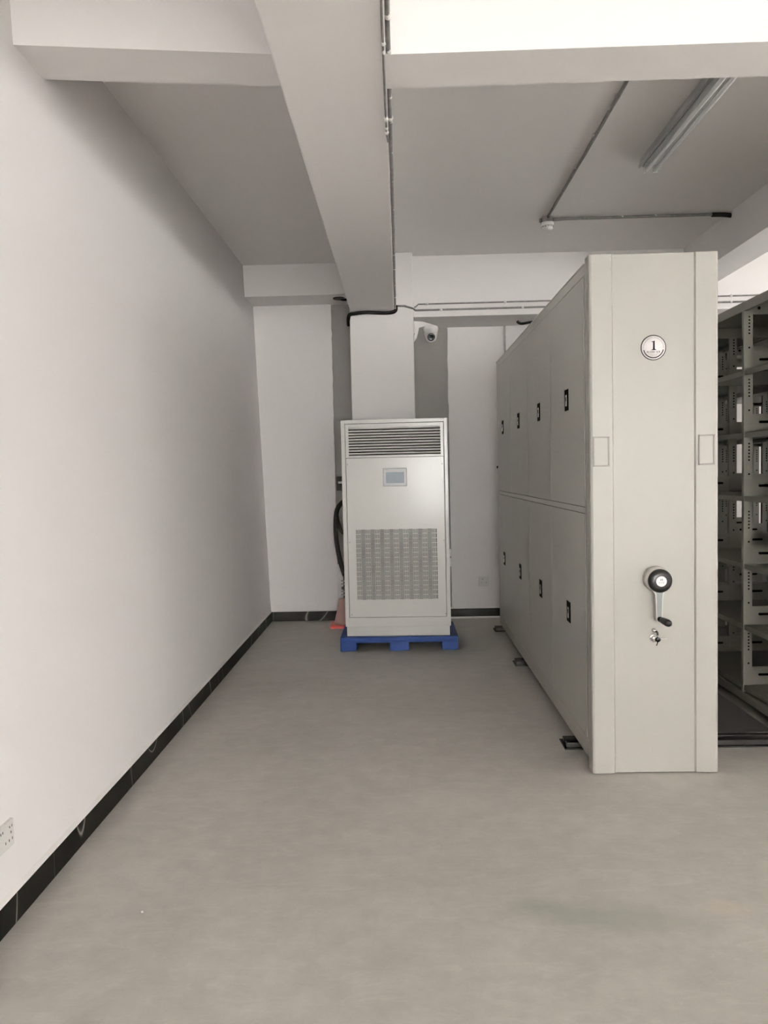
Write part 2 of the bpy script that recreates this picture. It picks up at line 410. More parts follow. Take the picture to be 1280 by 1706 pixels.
# touchscreen
f = MB(); f.box(-.129, .056, Yf-.009, Yf+.002, 1.306, 1.446, M['bezel'], bev=.004)
for a, bb, c, d in ((-.131, .058, 1.304, 1.306), (-.131, .058, 1.446, 1.448), (-.131, -.129, 1.304, 1.448), (.056, .058, 1.304, 1.448)):
    f.box(a, bb, Yf-.004, Yf+.002, c, d, M['faint'])
f.box(-.115, -.09, Yf-.0095, Yf-.009, 1.434, 1.4375, M['faint']); 
ts = obj('touchscreen', f, A, label='small grey control screen')
f = MB(); f.box(-.108, .035, Yf-.0098, Yf-.008, 1.330, 1.415, M['lcd']); obj('screen', f, ts)
for x, z in ((-.412, 1.484), (.337, 1.474), (-.408, .866), (.341, .870), (-.405, .285), (.343, .285)):
    g = MB(); g.lathe([(.0055, 0), (.005, .002), (.0025, .003), (0, .0022)], (x, Yf+.0005, z), (0, -1, 0), M['steel'], 14); obj('screw', g, A)
for z0, z1 in ((.735, .790), (.655, .715)):
    g = MB(); g.box(.384, .396, ay0+.06, ay0+.10, z0, z1, M['white'], bev=.003); obj('side_latch', g, A)

A.rotation_euler = (0, 0, math.radians(-2.0)); A.location.x += .008
# ------------------------------------------------------------------ hoses, valve, cone, switch beside it
Hs = thing('insulated_hose', (-.55, 6.74, .52), 'black insulated hose arching down behind the left side of the air conditioner', 'hose')
f = MB()
f.tube([(-.44, 6.70, 1.17), (-.50, 6.74, 1.165), (-.555, 6.76, 1.10), (-.575, 6.78, .98), (-.572, 6.78, .82), (-.545, 6.76, .66), (-.515, 6.72, .56), (-.502, 6.70, .524)], .021, M['hose'])
obj('main_hose', f, Hs)
f = MB(); f.tube([(-.560, 6.74, 1.06), (-.545, 6.73, .97), (-.515, 6.73, .90), (-.46, 6.73, .875), (-.42, 6.73, .88)], .016, M['hose'])
obj('branch_hose', f, Hs)
f = MB(); f.tube([(-.47, 6.72, 1.19), (-.50, 6.72, 1.23), (-.515, 6.72, 1.30)], .004, M['black'], 8)
tag(obj('cable', f), 'thin black cable end sticking up above the black hose', 'cable')
V = thing('pipe_valve', (-.495, 6.70, .325), 'dark metal pipe valve with bright clamps on the lower hose end', 'valve')
f = MB(); f.cyl((-.495, 6.70, .325), (0, 0, 1), .020, .19, M['rail']); f.tube([(-.495, 6.70, .41), (-.45, 6.70, .41), (-.40, 6.70, .41)], .014, M['rail']); obj('body', f, V)
for z in (.345, .375, .44, .468):
    g = MB(); g.lathe([(.024, 0), (.029, .002), (.029, .010), (.024, .012)], (-.495, 6.70, z), (0, 0, 1), M['steel'], 20)
    g.box(-.535, -.518, 6.69, 6.705, z, z+.012, M['steel'], bev=.002); obj('clamp', g, V)
g = MB(); g.box(-.530, -.50, 6.675, 6.683, .40, .425, M['black'], bev=.003); obj('lever', g, V)
Cn = thing('floor_cone', (-.552, 7.04, 0), 'small red cone with pinkish upper part on the floor left of the air conditioner', 'cone')
f = MB(); f.box(-.665, -.44, 6.93, 7.15, 0, .030, M['red'], bev=.010); obj('base', f, Cn, label='bright red flat base')
f = MB(); f.lathe([(.090, .026), (.078, .05), (.048, .17), (.034, .26), (0, .262)], (-.552, 7.04, 0), (0, 0, 1), M['rust'], 28); obj('cone', f, Cn, label='pinkish tapering upper part')
Sw = thing('switch_box', (-.555, YB, 1.30), 'small dark switch box with white rocker on the grey wall strip beside the black hose', 'switch box')
f = MB(); f.box(-.605, -.50, YB-.045, YB, 1.250, 1.385, M['rail'], bev=.004); obj('body', f, Sw)
f = MB(); f.box(-.588, -.55, YB-.052, YB-.044, 1.318, 1.338, M['white'], bev=.002); obj('rocker', f, Sw)

# ------------------------------------------------------------------ floor rails
def rail(y, label):
    f = MB(); x0, x1 = .805, 5.0
    f.box(x0, x1, y-.075, y+.075, 0, .006, M['rail'])
    for d in (-.052, .022): f.box(x0+.012, x1, y+d, y+d+.030, .006, .030, M['rail'], bev=.002)
    f.box(x0+.02, x1, y-.022, y+.022, .006, .013, M['steel'])
    tag(obj('floor_rail', f, origin=(.805, y, 0)), label, 'rail', 'steel tracks under the shelving')
rail(3.90, 'dark steel floor rail nearest the viewer, under the front end of the shelving')
rail(5.57, 'middle dark steel floor rail poking out under the doored cabinet side')
rail(6.76, 'farthest dark steel floor rail, at the back wall end of the doored cabinet')
f = MB(); f.box(1.46, 1.925, 3.985, 6.66, 0, .022, M['deck'], bev=.003); f.box(1.46, 1.925, 3.985, 3.992, .0, .026, M['rail'])
# the deck stops short of the middle rail
f = MB()
f.box(1.46, 1.925, 3.985, 5.485, 0, .022, M['deck'], bev=.003)
tag(obj('deck_board', f, origin=(1.69, 4.7, 0)), 'dark grey deck board on the floor of the aisle between cabinet and open rack', 'floor board')

# ------------------------------------------------------------------ mobile cabinet with doors
cx0, cx1, cy0, cy1 = .863, 1.440, 3.506, 6.79
K = thing('mobile_shelving_cabinet', (1.15, 5.15, .031), 'grey mobile archive cabinet with eight side doors and a crank, badge number 1', 'cabinet')
f = MB()
prof = [(cx0, 3.575), (cx0, cy0+.012), (cx0+.004, cy0+.004), (cx0+.012, cy0), (.964, cy0), (.971, cy0+.010), (1.333, cy0+.010), (1.339, cy0+.0015), (cx1-.012, cy0), (cx1-.004, cy0+.004), (cx1, cy0+.012), (cx1, 3.575)]
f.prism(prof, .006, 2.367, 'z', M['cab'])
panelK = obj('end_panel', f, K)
f = MB(); f.box(cx0+.010, cx1-.004, 3.575, cy1, .055, 2.345, M['cab_side'], bev=.002)
f.box(cx0, cx0+.012, 3.575, cy1, 2.297, 2.345, M['cab_side'], bev=.0015)       # top rail
f.box(cx0, cx0+.012, 3.575, cy1, 1.206, 1.234, M['cab_side'], bev=.0015)        # middle rail
f.box(cx0, cx0+.012, 3.575, cy1, .055, .140, M['cab_side'], bev=.0015)         # lower rail
f.box(cx0, cx0+.012, 3.575, 3.602, .14, 2.297, M['cab_side'], bev=.0015); f.box(cx0, cx0+.012, 6.765, cy1, .14, 2.297, M['cab_side'], bev=.0015)
body = obj('body', f, K)
f = MB(); f.box(cx0+.025, cx1-.02, 3.58, cy1-.01, .036, .056, M['rail'])
obj('chassis', f, K)
for y in (3.90, 5.57, 6.76):
    for x in (.98, 1.32):
        g = MB(); g.lathe([(.012, -.024), (.03, -.022), (.03, .022), (.012, .024)], (x, min(y, 6.75)+0, .0605), (0, 1, 0), M['rail'], 24); obj('wheel', g, K)
f = MB(); f.box(cx0-.002, cx1, 3.60, cy1, 2.345, 2.352, M['cab_side'], bev=.001); obj('top_cover', f, K)
bay = [3.605, 4.402, 5.195, 5.988, 6.762]
for i in range(4):
    for lev, (z0, z1, hz) in enumerate(((.143, 1.203, .675), (1.237, 2.294, 1.765))):
        ya, yb = bay[i]+.0015, bay[i+1]-.0015
        yh = (3.975, 4.765, 5.575, 6.42)[i]
        dr = MB(); w, h = .040, .052
        dr.box(cx0-.001, cx0+.010, ya, yb, z0, z1, M['cab_side'], bev=.001)
        d = obj('door', dr, K)
        g = MB(); X = cx0-.004
        g.box(X, cx0+.009, yh-w-.002, yh+w+.002, hz-h-.002, hz+h+.002, M['matte'], bev=.003)
        hd = obj('handle', g, d, label='black rectangular handle plate')
        g = MB(); g.box(X-.0025, X+.001, yh-.016, yh+.012, hz-.032, hz+.026, M['chrome'], bev=.001)
        g.box(X-.0030, X, yh-.008, yh+.004, hz-.006, hz+.014, M['matte'])
        if True:
            g2 = obj('latch_lever', g, d, label='bright metal latch lever')
# label holders
YP = cy0
for x0, x1, z0, z1 in ((.876, .951, 1.421, 1.557), (1.349, 1.422, 1.419, 1.556)):
    g = MB(); t = .007
    for b4 in ((x0, x0+t, z0, z1), (x1-t, x1, z0, z1), (x0, x1, z0, z0+t), (x0, x1, z1-t, z1)):
        g.box(b4[0], b4[1], YP-.005, YP+.002, b4[2], b4[3], M['holder'], bev=.0015)
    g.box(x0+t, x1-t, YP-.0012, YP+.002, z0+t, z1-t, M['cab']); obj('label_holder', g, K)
# number badge
g = MB(); bc = (1.152, YP+.010, 1.950)
g.lathe([(.0565, 0), (.0565, .0015), (0, .0015)], bc, (0, -1, 0), M['ink'], 64)
g.lathe([(.0530, .0012), (.0530, .0019), (0, .0019)], bc, (0, -1, 0), M['paper'], 64)
yb0, yb1 = YP+.0078, YP+.0085
def arc(r0, r1, a0, a1, m, n=48, y0=None):
    pts = [(bc[0]+r1*math.cos(math.radians(a0+(a1-a0)*k/n)), bc[2]+r1*math.sin(math.radians(a0+(a1-a0)*k/n))) for k in range(n+1)]
    pts += [(bc[0]+r0*math.cos(math.radians(a1+(a0-a1)*k/n)), bc[2]+r0*math.sin(math.radians(a1+(a0-a1)*k/n))) for k in range(n+1)]
    for k in range(n):
        q = [pts[k], pts[k+1], pts[2*n-k], pts[2*n+1-k]]
        g.prism(q, yb0, yb1, 'y', m)
arc(.0425, .0470, 192, 348, M['ink'])
for k in range(46):                     # ring of tiny characters round the top
    a = 184-188*k/45
    if abs(a-90) < 2.5: continue
    r = .0448+random.uniform(-.0006, .0006); ca, sa = math.cos(math.radians(a)), math.sin(math.radians(a))
    x, z = bc[0]+r*ca, bc[2]+r*sa; u = .00085; h = .0013
    g.prism([(x-u*sa-h*ca, z+u*ca-h*sa), (x+u*sa-h*ca, z-u*ca-h*sa), (x+u*sa+h*ca, z-u*ca+h*sa), (x-u*sa+h*ca, z+u*ca+h*sa)], yb0+.0002, yb1, 'y', M['faint'])
ox, oz = bc[0]+.0015, bc[2]+.0095
for poly in ([(-.0042, -.0185), (.0048, -.0185), (.0042, .0215), (.0022, .0215), (-.0034, .0180)],
             [(-.0110, -.0205), (.0112, -.0205), (.0112, -.0188), (.0052, -.0160), (-.0046, -.0160), (-.0110, -.0188)],
             [(-.0102, .0158), (-.0030, .0150), (-.0030, .0195), (.0022, .0215), (-.0100, .0176)]):
    g.prism([(ox+x, oz+z) for x, z in poly], yb0, yb1, 'y', M['ink'])
def glyph(x, z, w, h, m):               # a block of strokes the size of one printed character
    s = w*.13
    g.prism([(x, z+h*.45), (x+w, z+h*.45), (x+w, z+h*.45+s), (x, z+h*.45+s)], yb0+.0001, yb1, 'y', m)
    for k in range(3):
        if random.random() < .85: zz = z+h*(.02+.42*k); g.prism([(x+w*.1, zz), (x+w*.9, zz), (x+w*.9, zz+s), (x+w*.1, zz+s)], yb0+.0001, yb1, 'y', m)
    for k in range(3):
        if random.random() < .8: xx = x+w*(.1+.33*k); g.prism([(xx, z), (xx+s, z), (xx+s, z+h), (xx, z+h)], yb0+.0001, yb1, 'y', m)
g.prism([(1.1215, 1.9265), (1.1240, 1.9355), (1.1255, 1.9355), (1.1235, 1.9265)], yb0, yb1, 'y', M['ink'])
g.prism([(1.1275, 1.9265), (1.1265, 1.9355), (1.1285, 1.9355), (1.1298, 1.9265)], yb0, yb1, 'y', M['ink'])
for k in range(6): glyph(1.1345+k*.0080, 1.9265, .0070, .0092, M['ink'])
for k in range(13): glyph(1.1290+k*.0037, 1.9195, .0030, .0034, M['faint'])
for k in range(9): glyph(1.1360+k*.0037, 1.9138, .0030, .0034, M['faint'])
obj('number_badge', g, K, label='round white badge with black rim and the number 1')
# crank
YC = cy0+.010
hx, hz = 1.161, .903
g = MB(); g.lathe([(.056, 0), (.058, .003), (.058, .030), (.055, .036), (0, .037)], (hx-.004, YC, hz+.004), (0, -1, 0), M['alu_side'], 48)
ck = obj('crank', g, K, label='pale metal crank base behind a black disc')
g = MB(); g.lathe([(.048, 0), (.0535, .006), (.0535, .016), (.049, .024), (.036, .0295), (.025, .030), (0, .030)], (hx+.001, YC-.037, hz-.001), (0, -1, 0), M['black'], 48)
obj('hub_disc', g, ck, label='glossy black crank disc')
g = MB(); eb = (hx+.001, YC-.0665, hz-.001); g.lathe([(.0235, 0), (.0235, .0016), (.0225, .002), (0, .002)], eb, (0, -1, 0), M['paper'], 40)
ye0, ye1 = YC-.0688, YC-.0684
def ebar(x, z, w, h, m): g.prism([(eb[0]+x, eb[2]+z), (eb[0]+x+w, eb[2]+z), (eb[0]+x+w, eb[2]+z+h), (eb[0]+x, eb[2]+z+h)], ye0, ye1, 'y', m)
ebar(-.005, .0095, .011, .002, M['ink']); ebar(-.005, .002, .002, .009, M['ink']); ebar(.004, .002, .002, .009, M['ink']); ebar(-.003, .0055, .006, .0012, M['ink'])
for k in range(3):
    xx = -.0125+k*.009
    ebar(xx, -.0085, .0065, .0012, M['faint']); ebar(xx, -.003, .0065, .0012, M['faint']); ebar(xx+.001, -.0085, .0012, .0065, M['faint']); ebar(xx+.0045, -.0085, .0012, .0065, M['faint'])
for k in range(14):
    a = 2*PI*k/14; ebar(.0195*math.cos(a)-.0007, .0195*math.sin(a)-.0007, .0014, .0014, M['faint'])
obj('hub_emblem', g, ck, label='white round emblem on the black disc')
g = MB()
def armprof(w0, w1): return [(hx-w0, hz-.035), (hx-.018, hz-.062), (hx-.0155, hz-.085), (hx-w1, hz-.170), (hx-w1+.003, hz-.186), (hx-.004, hz-.193), (hx+.006, hz-.193), (hx+w1-.001, hz-.186), (hx+w1+.001, hz-.170), (hx+.0175, hz-.085), (hx+.021, hz-.062), (hx+w0, hz-.035)]
g.prism(armprof(.036, .014), YC-.040, YC-.012, 'y', M['alu_side'])
ins = [(x*.72+hx*.28, z*.985+.985*0+hz*.015) for x, z in armprof(.034, .013)]
g.prism(ins, YC-.0412, YC-.039, 'y', M['alu'])
obj('arm', g, ck, label='grey metal crank arm')
g = MB(); gx, gz = hx+.002, hz-.176
g.lathe([(.011, 0), (.012, .006), (.0075, .014), (.0075, .022)], (gx, YC-.040, gz), (.02, -1, 0), M['black'], 24)
g.lathe([(.009, .020), (.0135, .026), (.0150, .045), (.0165, .075), (.0150, .092), (.008, .099), (0, .100)], (gx, YC-.040, gz), (.10, -1, -.03), M['black'], 28)
obj('grip', g, ck, label='black turning grip')
# lock
lx, lz = 1.149, .632
g = MB(); g.lathe([(.0195, 0), (.020, .002), (.0185, .005), (.0165, .005), (.0160, .003), (.0135, .003), (.0130, .016), (.011, .019), (0, .019)], (lx, YC, lz), (0, -1, 0), M['chrome'], 32)
lk = obj('lock', g, K, label='round chrome lock with a key in it')
g = MB(); g.lathe([(.007, 0), (.0095, .004), (.0095, .014), (.006, .020), (0, .021)], (lx-.002, YC, lz+.037), (0, -1, 0), M['chrome'], 20)
g.tube([(lx+.004, YC-.018, lz+.036), (lx+.010, YC-.020, lz+.028), (lx+.011, YC-.020, lz+.016)], .005, M['black'], 10); obj('keeper_knob', g, lk)
g = MB(); g.box(lx-.001, lx+.002, YC-.030, YC-.018, lz-.006, lz+.004, M['chrome']); g.lathe([(.011, 0), (.012, .003), (.011, .007), (0, .007)], (lx+.009, YC-.026, lz-.001), (0, -1, 0), M['black'], 20)
g.box(lx+.016, lx+.054, YC-.027, YC-.023, lz-.003, lz+.004, M['chrome'], bev=.001)
g.tube([(lx+.009, YC-.027, lz-.010), (lx+.007, YC-.026, lz-.020), (lx+.004, YC-.024, lz-.030)], .0022, M['rail'], 8); obj('key', g, lk, label='black-headed key with metal blades')
g = MB(); g.lathe([(.010, 0), (.012, .006), (.006, .012), (0, .013)], (cx0+.001, 6.777, 1.44), (-1, 0, 0), M['black'], 16); obj('stop_knob', g, K)

# ------------------------------------------------------------------ open racks
rx0, rx1 = 1.950, 2.525
R = thing('mobile_shelving_rack', (2.237, 5.15, .031), 'open grey mobile rack with slotted posts, nearest across the aisle from the doored cabinet', 'shelving rack', 'open mobile racks on the rails')
SH = [.150, .500, .850, 1.235, 1.595, 1.945]
part_y = [3.60, 4.41, 5.22, 6.03, 6.765]
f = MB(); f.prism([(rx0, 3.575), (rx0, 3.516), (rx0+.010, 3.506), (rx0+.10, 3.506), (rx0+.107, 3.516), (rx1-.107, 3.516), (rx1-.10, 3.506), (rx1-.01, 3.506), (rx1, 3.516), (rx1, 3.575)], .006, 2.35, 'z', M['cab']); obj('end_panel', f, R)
f = MB(); f.box(rx0, rx1, 3.575, 6.79, 2.322, 2.326, M['rack']); f.box(rx0, rx0+.018, 3.575, 6.79, 2.275, 2.3225, M['rack'], bev=.002); f.box(rx1-.018, rx1, 3.575, 6.79, 2.275, 2.3225, M['rack'], bev=.002); obj('top_cover', f, R)
f = MB(); f.box(rx0, rx0+.02, 3.575, 6.79, .060, .110, M['rack'], bev=.002); f.box(rx1-.02, rx1, 3.575, 6.79, .060, .110, M['rack'], bev=.002)
f.box(rx0+.03, rx1-.03, 3.58, 6.78, .036, .06, M['rail']); f.box(rx0+.02, rx1-.02, 3.58, 6.78, .061, .10, M['rail']); obj('chassis', f, R)
for y in (3.90, 5.57, 6.75):
    for x in (rx0+.12, rx1-.12):
        g = MB(); g.lathe([(.012, -.024), (.03, -.022), (.03, .022), (.012, .024)], (x, y, .0605), (0, 1, 0), M['rail'], 24); obj('wheel', g, R)
pm = None
for i, y in enumerate(part_y):
    if pm is None:
        f = MB()
        for x in (rx0, rx0+.262, rx1-.050):
            f.box(x, x+.050, y-.002, y, .10, 2.322, M['rack']); f.box(x, x+.002, y, y+.022, .10, 2.322, M['rack']); f.box(x+.048, x+.050, y, y+.022, .10, 2.322, M['rack'])
            for zs in SH:
                for k in range(6): f.cyl((x+.030, y-.0015, zs+.298-k*.0185), (0, -1, 0), .0052, .0011, M['dark'], 8)
                f.cyl((x+.030, y-.0015, zs+.126), (0, -1, 0), .0055, .0011, M['dark'], 8)
        fr = obj('post_frame', f, R)
        plates = []
        for zs in SH:
            f = MB(); f.box(rx0+.050, rx1-.050, y+.0003, y+.002, zs, zs+.105, M['rack'])
            for xa, xb in ((rx0+.050, rx0+.262), (rx0+.312, rx1-.050)):
                f.box(xa+.043, xb-.045, y-.0010, y+.0006, zs+.052, zs+.066, M['dark']); f.cyl((xa+.043, y+.0006, zs+.059), (0, -1, 0), .0070, .0016, M['dark'], 12); f.cyl((xb-.045, y+.0006, zs+.059), (0, -1, 0), .0070, .0016, M['dark'], 12)
            plates.append(obj('slotted_cross_plate', f, fr))
        f = MB(); f.box(rx0+.05, rx1-.05, y+.0003, y+.002, 2.255, 2.322, M['rack']); f.cyl((rx0+.085, y+.0005, 2.29), (0, -1, 0), .009, .0014, M['dark'], 12)
        plates.append(obj('top_cross_plate', f, fr)); pm = (fr, plates)
    else:
        a = pm[0].copy(); COL.objects.link(a); a.parent = R; a.location = (0, y-part_y[0], 0)
        for q in pm[1]:
            c = q.copy(); COL.objects.link(c); c.parent = a; c.location = (0, 0, 0)
first = None
for i in range(4):
    for zs in SH:
        if first is None:
            f = MB(); ya, yb = part_y[i]+.024, part_y[i+1]-.004; z = zs
            f.box(rx0+.004, rx1-.004, ya, yb, z-.003, z, M['rack']); f.box(rx0+.004, rx0+.006, ya, yb, z-.028, z-.002, M['rack']); f.box(rx1-.006, rx1-.004, ya, yb, z-.028, z-.002, M['rack'])
            f.box(rx0+.006, rx0+.02, ya, yb, z-.028, z-.026, M['rack'])
            first = obj('shelf', f, R)
        else:
            c = first.copy(); COL.objects.link(c); c.parent = R; c.location = (0, part_y[i]-part_y[0], zs-SH[0])
dup(R, (.60, 0, 0), 'second open grey mobile rack, seen only through the openings of the aisle-side rack')
dup(R, (1.20, 0, 0), 'third open grey mobile rack, farthest right behind the two other open racks')

# ------------------------------------------------------------------ conduits, hoses, devices
def conduit(name, pts, r, m, label, cat, blobs=(), br=.010, smooth=False):
    T = thing(name, pts[0], label, cat)
    f = MB(); f.tube(pts, r, m, 10, smooth_path=smooth); obj('pipe', f, T)
    for p in blobs:
        g = MB(); g.blob(p, br*random.uniform(.8, 1.2), M['plaster'], (1, random.uniform(1, 2.2), 1)); obj('plaster_dab', g, T)
    return T
def wob(x, y0, y1, z, n, a=.0012): return [(x+random.uniform(-a, a), y0+(y1-y0)*k/n, z+random.uniform(-a, a)) for k in range(n+1)]
conduit('conduit', wob(-.0075, 1.2, 6.66, 2.809, 40), .0085, M['conduit'], 'grey conduit along the lower right edge of the middle beam', 'conduit',
        [(-.006, y, 2.807) for y in (2.42, 2.62, 2.66, 2.80, 2.93, 3.10, 3.13, 3.42, 3.75, 4.15, 4.55, 5.0, 5.35, 5.8, 6.2, 6.5)], .0085)
conduit('conduit', wob(-.0245, 1.2, 3.2, 2.7968, 16, .0008)+[(-.018, 3.3, 2.80)], .0042, M['conduit'], 'thin second pipe tucked beside the conduit on the near part of the middle beam', 'conduit',
        [(-.023, y, 2.795) for y in (2.55, 2.60, 3.08, 3.16, 3.2)], .008)
# plaster skim beside the conduit
conduit('conduit', [(-.005, 6.67, 2.835), (.07, 6.672, 2.835), (.135, 6.675, 2.815), (.160, 6.74, 2.815), (.165, 6.808, 2.822)]+[(x, 6.808, 2.822) for x in (.4, .8, 1.6, 3.0, 4.5)], .0085, M['conduit'],
        'lower of two thin pipes along the beam on the back wall, bending onto the pillar', 'conduit', [(x, 6.806, 2.822) for x in (.39, 1.1, 2.9)], .012)
conduit('conduit', [(.160, 6.74, 2.835), (.168, 6.806, 2.850), (.195, 6.808, 2.874)]+[(x, 6.809, 2.874) for x in (.3, .8, 1.6, 3.0, 4.5)], .0065, M['conduit'],
        'upper of two thin pipes along the beam on the back wall', 'conduit', [(x, 6.806, 2.874) for x in (.27, .95, 2.2, 2.9)], .011)
f = MB(); f.tube([(-.004, 6.65, 2.835), (-.002, 6.665, 2.805), (-.02, 6.668, 2.785), (-.08, 6.670, 2.778), (-.17, 6.670, 2.782), (-.26, 6.672, 2.788), (-.35, 6.672, 2.780), (-.400, 6.675, 2.772), (-.413, 6.70, 2.735), (-.416, 6.76, 2.70)], .0155, M['hose'])
tag(obj('flexible_hose', f), 'black flexible hose wavering across the pillar top under the middle beam', 'hose')
f = MB(); f.cyl((-.52, 7.10, 3.014), (0, 0, -1), .055, .012, M['rail'], 24, .003); f.tube([(-.50, 7.12, 3.005), (-.46, 7.10, 2.995), (-.43, 7.06, 2.99)], .012, M['hose'])
tag(obj('ceiling_pipe', f), 'small dark round pipe end under the back beam left of the pillar', 'pipe')
f = MB(); f.tube([(1.09, 7.05, 2.752), (1.105, 7.05, 2.735), (1.14, 7.05, 2.728), (1.25, 7.05, 2.742), (1.5, 7.05, 2.742)], .012, M['hose'])
tag(obj('flexible_hose', f), 'short black hose end at the back wall just above the doored cabinet', 'hose')
# vertical corner bead on the back wall
f = MB(); f.box(1.011, 1.025, YB-.045, YB-.02, .13, 2.765, M['conduit'])
tag(obj('wall_pipe', f), 'thin grey vertical pipe strip on the back wall right of the camera', 'pipe')

# security camera on the pillar
D = thing('security_camera', (.147, 6.74, 2.66), 'white dome security camera on a bracket at the right side of the pillar', 'security camera')
g = MB(); g.box(.147, .158, 6.70, 6.80, 2.60, 2.712, M['white'], bev=.004)
g.prism([(.150, 2.712), (.225, 2.708), (.300, 2.685), (.345, 2.668), (.345, 2.655), (.24, 2.667), (.195, 2.655), (.172, 2.57), (.150, 2.54)], 6.725, 6.775, 'y', M['white']); obj('bracket', g, D)
g = MB(); cc = (.297, 6.75, 0)
g.lathe([(.052, 2.668), (.062, 2.662), (.066, 2.648), (.064, 2.630), (.060, 2.626), (.0605, 2.606)], (cc[0], cc[1], 0), (0, 0, 1), M['white'], 40); obj('base', g, D)
g = MB(); 
g.lathe([(.0585, 2.608), (.056, 2.590), (.050, 2.565), (.042, 2.545), (.028, 2.532), (0, 2.528)], (cc[0], cc[1], 0), (0, 0, 1), M['white'], 40); bl = obj('ball', g, D)
g = MB(); ld = Vector((-.03, -1, -.22)).normalized(); lo = Vector((.297, 6.701, 2.570)); g.lathe([(.033, -.01), (.033, .006), (.029, .009), (.016, .010), (.012, .004), (0, .004)], lo, ld, M['black'], 36)
obj('lens', g, bl, label='round black lens'); g = MB(); g.box(.286, .302, 6.686, 6.692, 2.547, 2.553, M['white'], bev=.001); obj('lamp_dot', g, bl)

# smoke detector, junction box and the ceiling conduits
f = MB(); f.box(1.100, 1.175, 5.84, 5.925, ZC-.045, ZC, M['conduit'], bev=.004); f.cyl((1.098, 5.88, ZC-.022), (-1, 0, 0), .014, .014, M['conduit'], 14); f.cyl((1.138, 5.84, ZC-.022), (0, -1, 0), .013, .014, M['conduit'], 14); f.cyl((1.175, 5.88, ZC-.022), (1, 0, 0), .013, .014, M['conduit'], 14)
tag(obj('junction_box', f), 'small grey metal junction box on the ceiling behind the smoke detector', 'junction box')
D = thing('smoke_detector', (1.140, 5.86, ZC-.045), 'round white smoke detector under the ceiling where two conduits meet', 'smoke detector')
g = MB(); g.lathe([(.046, 0), (.048, .004), (.048, .020), (.042, .026)], (1.140, 5.86, ZC-.045), (0, 0, -1), M['white'], 36); obj('base', g, D)
g = MB(); g.lathe([(.040, .026), (.042, .040), (.034, .054), (.020, .058), (0, .059)], (1.140, 5.86, ZC-.045), (0, 0, -1), M['white'], 36)
for k in range(12):
    a = 2*PI*k/12; g.box(1.140+.0405*math.cos(a)-.004, 1.140+.0405*math.cos(a)+.004, 5.86+.0405*math.sin(a)-.004, 5.86+.0405*math.sin(a)+.004, ZC-.081, ZC-.076, M['rail'])
obj('sensor_head', g, D)
conduit('conduit', wob(1.140, 5.84, 2.86, ZC-.012, 16, .0015), .010, M['conduit'], 'grey ceiling conduit running from the smoke detector towards the viewer', 'conduit',
        [(1.130, y, ZC-.008) for y in (4.0, 4.12, 4.45, 4.9)], .010)
conduit('conduit', [(1.175+(2.39-1.175)*k/8, 5.885+random.uniform(-.002, .002), ZC-.012) for k in range(9)], .0105, M['conduit'], 'grey ceiling conduit running right from the smoke detector', 'conduit',
        [(1.42, 5.885, ZC-.008), (1.95, 5.885, ZC-.008), (1.70, 5.885, ZC-.008)], .011)
conduit('conduit', [(1.19, 5.86, ZC-.03), (1.26, 5.865, ZC-.024), (1.36, 5.875, ZC-.010), (1.44, 5.88, ZC-.008)], .006, M['conduit'], 'short thin pipe joining the right-hand conduit beside the smoke detector', 'conduit', smooth=True)
f = MB(); f.tube([(2.365, 5.885, ZC-.014), (2.385, 5.885, ZC-.014), (2.44, 5.885, ZC-.015), (2.49, 5.875, ZC-.024), (2.52, 5.87, ZC-.034)], .0165, M['hose'])
tag(obj('flexible_hose', f), 'black flexible hose end dropping from the ceiling conduit into the right beam', 'hose')

# batten light
def batten(yfar, label):
    T = thing('batten_light', (1.60, yfar-.63, ZC), label, 'ceiling light')
    x0, x1, y0, y1 = 1.497, 1.640, yfar-1.26, yfar
    g = MB(); g.prism([(1.525, ZC+.002), (1.525, ZC-.040), (1.503, ZC-.052), (1.499, ZC-.048), (1.510, ZC+.002)], y0, y1, 'y', M['fix'])
    g.prism([(1.525, ZC+.002), (1.525, ZC-.046), (1.615, ZC-.046), (1.640, ZC-.030), (1.640, ZC+.002)], y0, y1, 'y', M['fix'])
    obj('housing', g, T)
    for x in (1.543, 1.592):
        t = MB(); t.cyl((x, y0+.03, ZC-.077), (0, 1, 0), .0120, 1.20, M['tube'], 20, .002); obj('tube', t, T)
        for yy in (y0+.012, y1-.030):
            t = MB(); t.box(x-.014, x+.014, yy, yy+.018, ZC-.092, ZC-.044, M['white'], bev=.003); obj('lamp_holder', t, T)
    return T
batten(4.84, 'long twin-tube batten light, switched off, on the ceiling above the doored cabinet')

# sockets
O = thing('wall_socket', (WX(.29), 2.345, .29), 'white multi-hole wall socket low on the left wall at the picture edge', 'socket')
xw = WX(.29); g = MB(); g.box(xw-.004, xw+.009, 2.285, 2.400, .250, .336, M['outlet'], bev=.003)
for y, z, a in ((2.372, .316, 25), (2.386, .316, -25), (2.366, .275, 0), (2.386, .275, 0), (2.345, .275, 0), (2.33, .316, 0), (2.318, .316, 0), (2.379, .297, 0)):
    g.box(xw+.008, xw+.0096, y-.0014, y+.0014, z-.004, z+.004, M['dark'], rot=Matrix.Rotation(math.radians(a), 3, 'X'))
obj('plate', g, O)
yw = YB-.025
O = thing('wall_socket', (.786, yw, .347), 'small white wall socket on the back wall between air conditioner and doored cabinet', 'socket')
g = MB(); g.box(.737, .835, yw-.010, yw+.002, .303, .391, M['outlet'], bev=.003); g.box(.768, .778, yw-.0112, yw-.009, .370, .375, M['dark']); g.box(.760, .764, yw-.0112, yw-.009, .335, .343, M['dark']); g.box(.806, .810, yw-.0112, yw-.009, .335, .343, M['dark']); obj('plate', g, O)
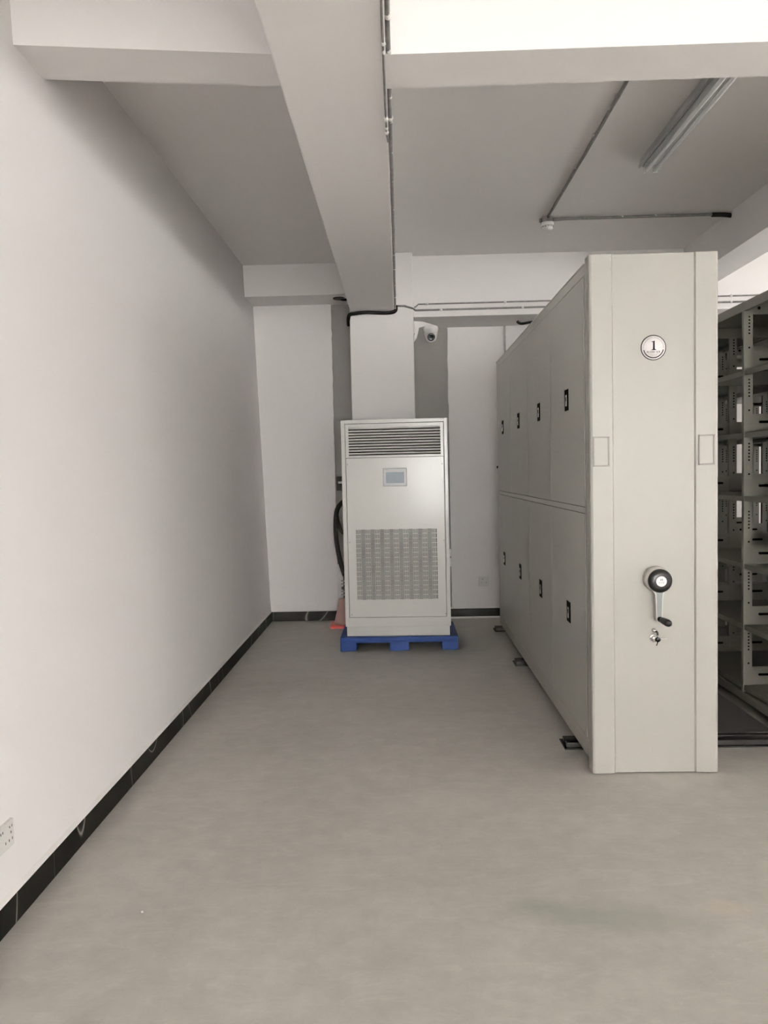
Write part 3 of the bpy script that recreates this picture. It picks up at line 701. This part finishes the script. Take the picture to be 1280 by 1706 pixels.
f = MB(); f.blob((-.871, 2.423, .0035), .0045, M['chip'], (1, 1, .7))
tag(obj('plaster_chip', f), 'tiny white plaster chip lying on the near floor', 'debris')

# ------------------------------------------------------------------ camera (solved from the photograph's vanishing points)
def cam_rot(yaw, pitch, roll):
    cy, sy = math.cos(yaw), math.sin(yaw); cp, sp = math.cos(pitch), math.sin(pitch); cr, sr = math.cos(roll), math.sin(roll)
    Rz = Matrix(((cy, sy, 0), (-sy, cy, 0), (0, 0, 1))); B = Matrix(((1, 0, 0), (0, 0, -1), (0, 1, 0)))
    Rx = Matrix(((1, 0, 0), (0, cp, -sp), (0, sp, cp))); Rr = Matrix(((cr, -sr, 0), (sr, cr, 0), (0, 0, 1)))
    return Rr @ Rx @ B @ Rz
W = cam_rot(math.radians(1.227), math.radians(2.987), math.radians(-1.285))
rot = Matrix((W[0], -W[1], -W[2])).transposed()
cd = bpy.data.cameras.new('camera'); co = bpy.data.objects.new('camera', cd); COL.objects.link(co)
cd.sensor_fit = 'VERTICAL'; cd.sensor_height = 36; cd.lens = 1282/1706*36; cd.clip_start = .05
co.matrix_world = Matrix.Translation((0, 0, 1.42)) @ rot.to_4x4()
S.camera = co

# ------------------------------------------------------------------ light: overcast daylight through the windows
w = bpy.data.worlds.new('overcast_sky'); S.world = w; w.use_nodes = True
w.node_tree.nodes['Background'].inputs[0].default_value = (.93, .96, 1, 1); w.node_tree.nodes['Background'].inputs[1].default_value = 1.0
def area(name, loc, rotv, sx, sy, power, col=(1, .985, .965)):
    l = bpy.data.lights.new(name, 'AREA'); l.shape = 'RECTANGLE'; l.size = sx; l.size_y = sy; l.energy = power; l.color = col
    o = bpy.data.objects.new(name, l); COL.objects.link(o); o.location = loc; o.rotation_euler = rotv
PF = 50.
for (a, bb, z0, z1), PF in zip(FW, (370., 75., 75.)):
    area('daylight', ((a+bb)/2, YF-.22, (z0+z1)/2), (PI/2, 0, 0), bb-a, z1-z0, PF*(bb-a)*(z1-z0))
area('daylight', (6.0, YB+.22, 1.775), (-PI/2, 0, 0), 2.8, 1.75, 150*2.8*1.75)  # added fill light behind the unseen back window
for a, bb in RW:
    area('daylight', (XR+.22, (a+bb)/2, 1.725), (PI/2, 0, PI/2), bb-a, 1.65, 25.*(bb-a)*1.65)

S.view_settings.view_transform = 'Standard'; S.view_settings.look = 'None'; S.view_settings.gamma = 1; S.view_settings.use_curve_mapping = False
S.view_settings.exposure = 0.25
